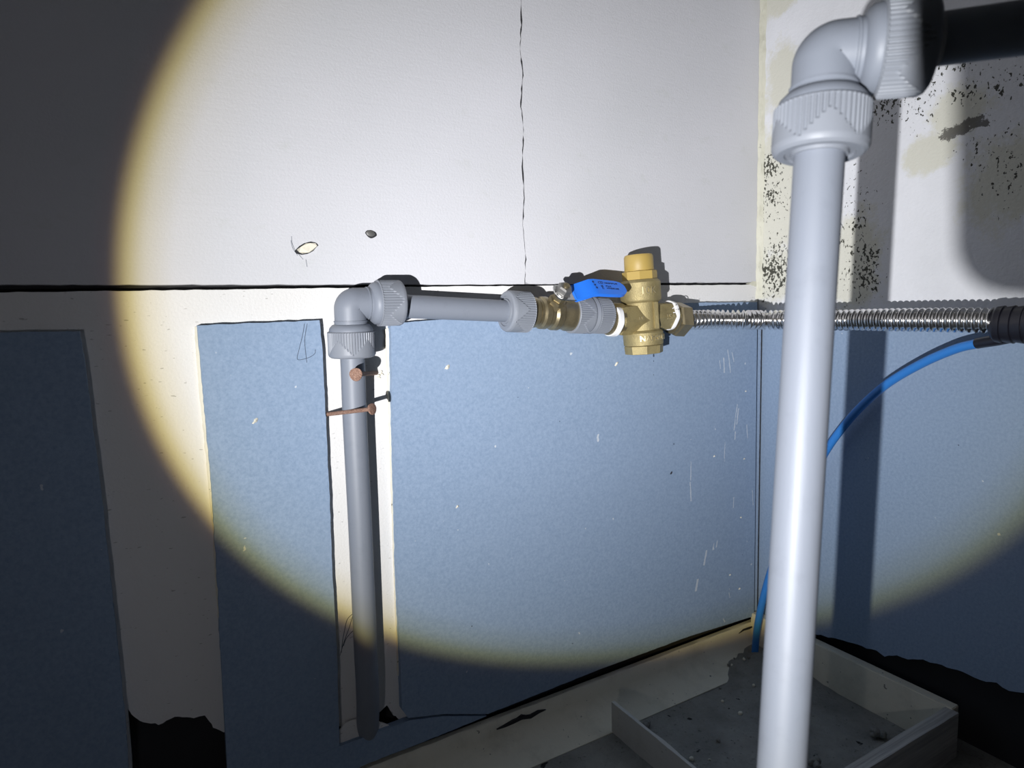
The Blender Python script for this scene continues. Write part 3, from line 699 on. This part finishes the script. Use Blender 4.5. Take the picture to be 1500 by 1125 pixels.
# --- near pipe
p_top = atz(1204, 180, .303); p_bot = atz(1146, 1125, .312); nd = (p_bot - p_top).normalized()
NC = atz(1209, 80, .3025)
hdir = (CR * math.cos(math.radians(18)) - CF * math.sin(math.radians(18))); hdir.z = 0; hdir.normalize()
elbow('pipe_elbow', 'blurred grey elbow with two ribbed nuts, on the near upright pipe', NC, hdir, -nd, 1.0, .46, None, short=.0035, LN=.0215)
mkobj('water_pipe', bm_sweep([NC + nd * .046, NC + nd * .25, NC + nd * ((NC.z - .001) / -nd.z)], .0111, 48), M_pvc, label='tall pale upright pipe nearest the viewer, reaching the floor', cat='pipe')
mkobj('water_pipe', bm_sweep([NC + hdir * .046, NC + hdir * .42], .0111, 40), M_pvc, label='dark level pipe behind the near elbow, leaving the frame', cat='pipe')

# --- phone held up beside the torch; it took the picture and shades the near fitting and the upper right wall
PM2 = mw.copy()
ph = thing('smartphone', 'black smartphone held up in front of the torch', 'phone', PM2)
def rrect(x0, x1, y0, y1, r, z, n=8):
    P = []
    for cx, cy, a0 in ((x1 - r, y1 - r, 0), (x0 + r, y1 - r, 90), (x0 + r, y0 + r, 180), (x1 - r, y0 + r, 270)):
        for k in range(n + 1): a = math.radians(a0 + 90 * k / n); P.append((cx + r * math.cos(a), cy + r * math.sin(a), z))
    return P
mkobj('case', bm_poly(rrect(-.0362, .0410, -.1065, .055, .011, .006), V((0, 0, .008))), M_black, ph, smooth=False)
mkobj('screen', bm_poly(rrect(-.0340, .0388, -.1040, .0525, .009, .0141), V((0, 0, .0003))), M_black, ph, smooth=False)

# --- small dark marks under the valve, on the blue panel
db = bmesh.new(); d0 = V(Y(957.5, 521, BF))
drop = [(0, .0036), (.0007, .0018), (.0011, .0002), (.0009, -.0012), (0, -.0018), (-.0009, -.0012), (-.0011, .0002), (-.0007, .0018)]
mkobj('dark_spot', bm_poly([(d0.x + a, BF - .0002, d0.y + b) for a, b in drop], V((0, .0002, 0)), db), M_pencil, wl, smooth=False, label='dark drop-shaped mark below the brass valve')
for x, y in ((957.3, 529), (957.2, 549)):
    p = V(Y(x, y, BF)); mkobj('dark_spot', bm_poly([(p.x + .0004 * math.cos(k * PI / 4), BF - .0002, p.y + .0009 * math.sin(k * PI / 4)) for k in range(8)], V((0, .0002, 0))), M_pencil, wl, smooth=False)

# --- mortar crumbs on the floor
def crumb(p, r, label, group=None, m=M_conc, seed=0):
    random.seed(seed); bm = bmesh.new()
    for k in range(6 if r > .004 else 1):
        b2 = bmesh.new(); rr = r * (random.uniform(.35, .6) if r > .004 else 1); bmesh.ops.create_icosphere(b2, subdivisions=2 if r > .004 else 1, radius=rr)
        for v in b2.verts: v.co *= 1 + .25 * noise.noise(v.co * 300 + V((seed, k, 0)))
        b2.transform(Matrix.Translation((random.uniform(-.6, .6) * r, random.uniform(-.6, .6) * r, rr * .7 + random.uniform(0, .3) * r) if r > .004 else (0, 0, rr * .6)))
        me = bpy.data.meshes.new('t'); b2.to_mesh(me); b2.free(); bm.from_mesh(me); bpy.data.meshes.remove(me)
    o = mkobj('mortar_crumb', bm, m, label=label, cat='rubble', group=group, angle=50); o.location = p; return o
crumb(onZ(949, 1066, 0), .008, 'knobbly dark mortar lump beside the thin partition', seed=1)
crumb(onZ(1282, 1078, 0), .009, 'knobbly mortar lump behind the worn kerb board', seed=2)
crumb(onZ(1194, 1122, 0), .008, 'knobbly mortar lump at the foot of the near pipe', seed=3)
random.seed(77); k = 0
for i in range(34):
    if i < 26: x, y = random.uniform(1035, 1108), 0; y = 985 - (x - 1035) * .45 + random.uniform(-16, 12)
    else: x, y = random.uniform(1000, 1110), random.uniform(1000, 1110)
    p = onZ(x, y, .002)
    if p.y > -.012 or p.x > -.016: continue
    pp = V((p.x, p.y, 0)); dcor = math.hypot(p.x + .02, p.y + .04); pp.z = min(.013, .012 * max(0, 1 - dcor / .10)) - .002
    st_ = random.getstate(); crumb(pp, random.uniform(.0013, .0030), 'small pale mortar crumb scattered in the floor corner', 'mortar crumbs in the floor corner', M_chip if i % 3 else M_conc, seed=100 + i); random.setstate(st_)
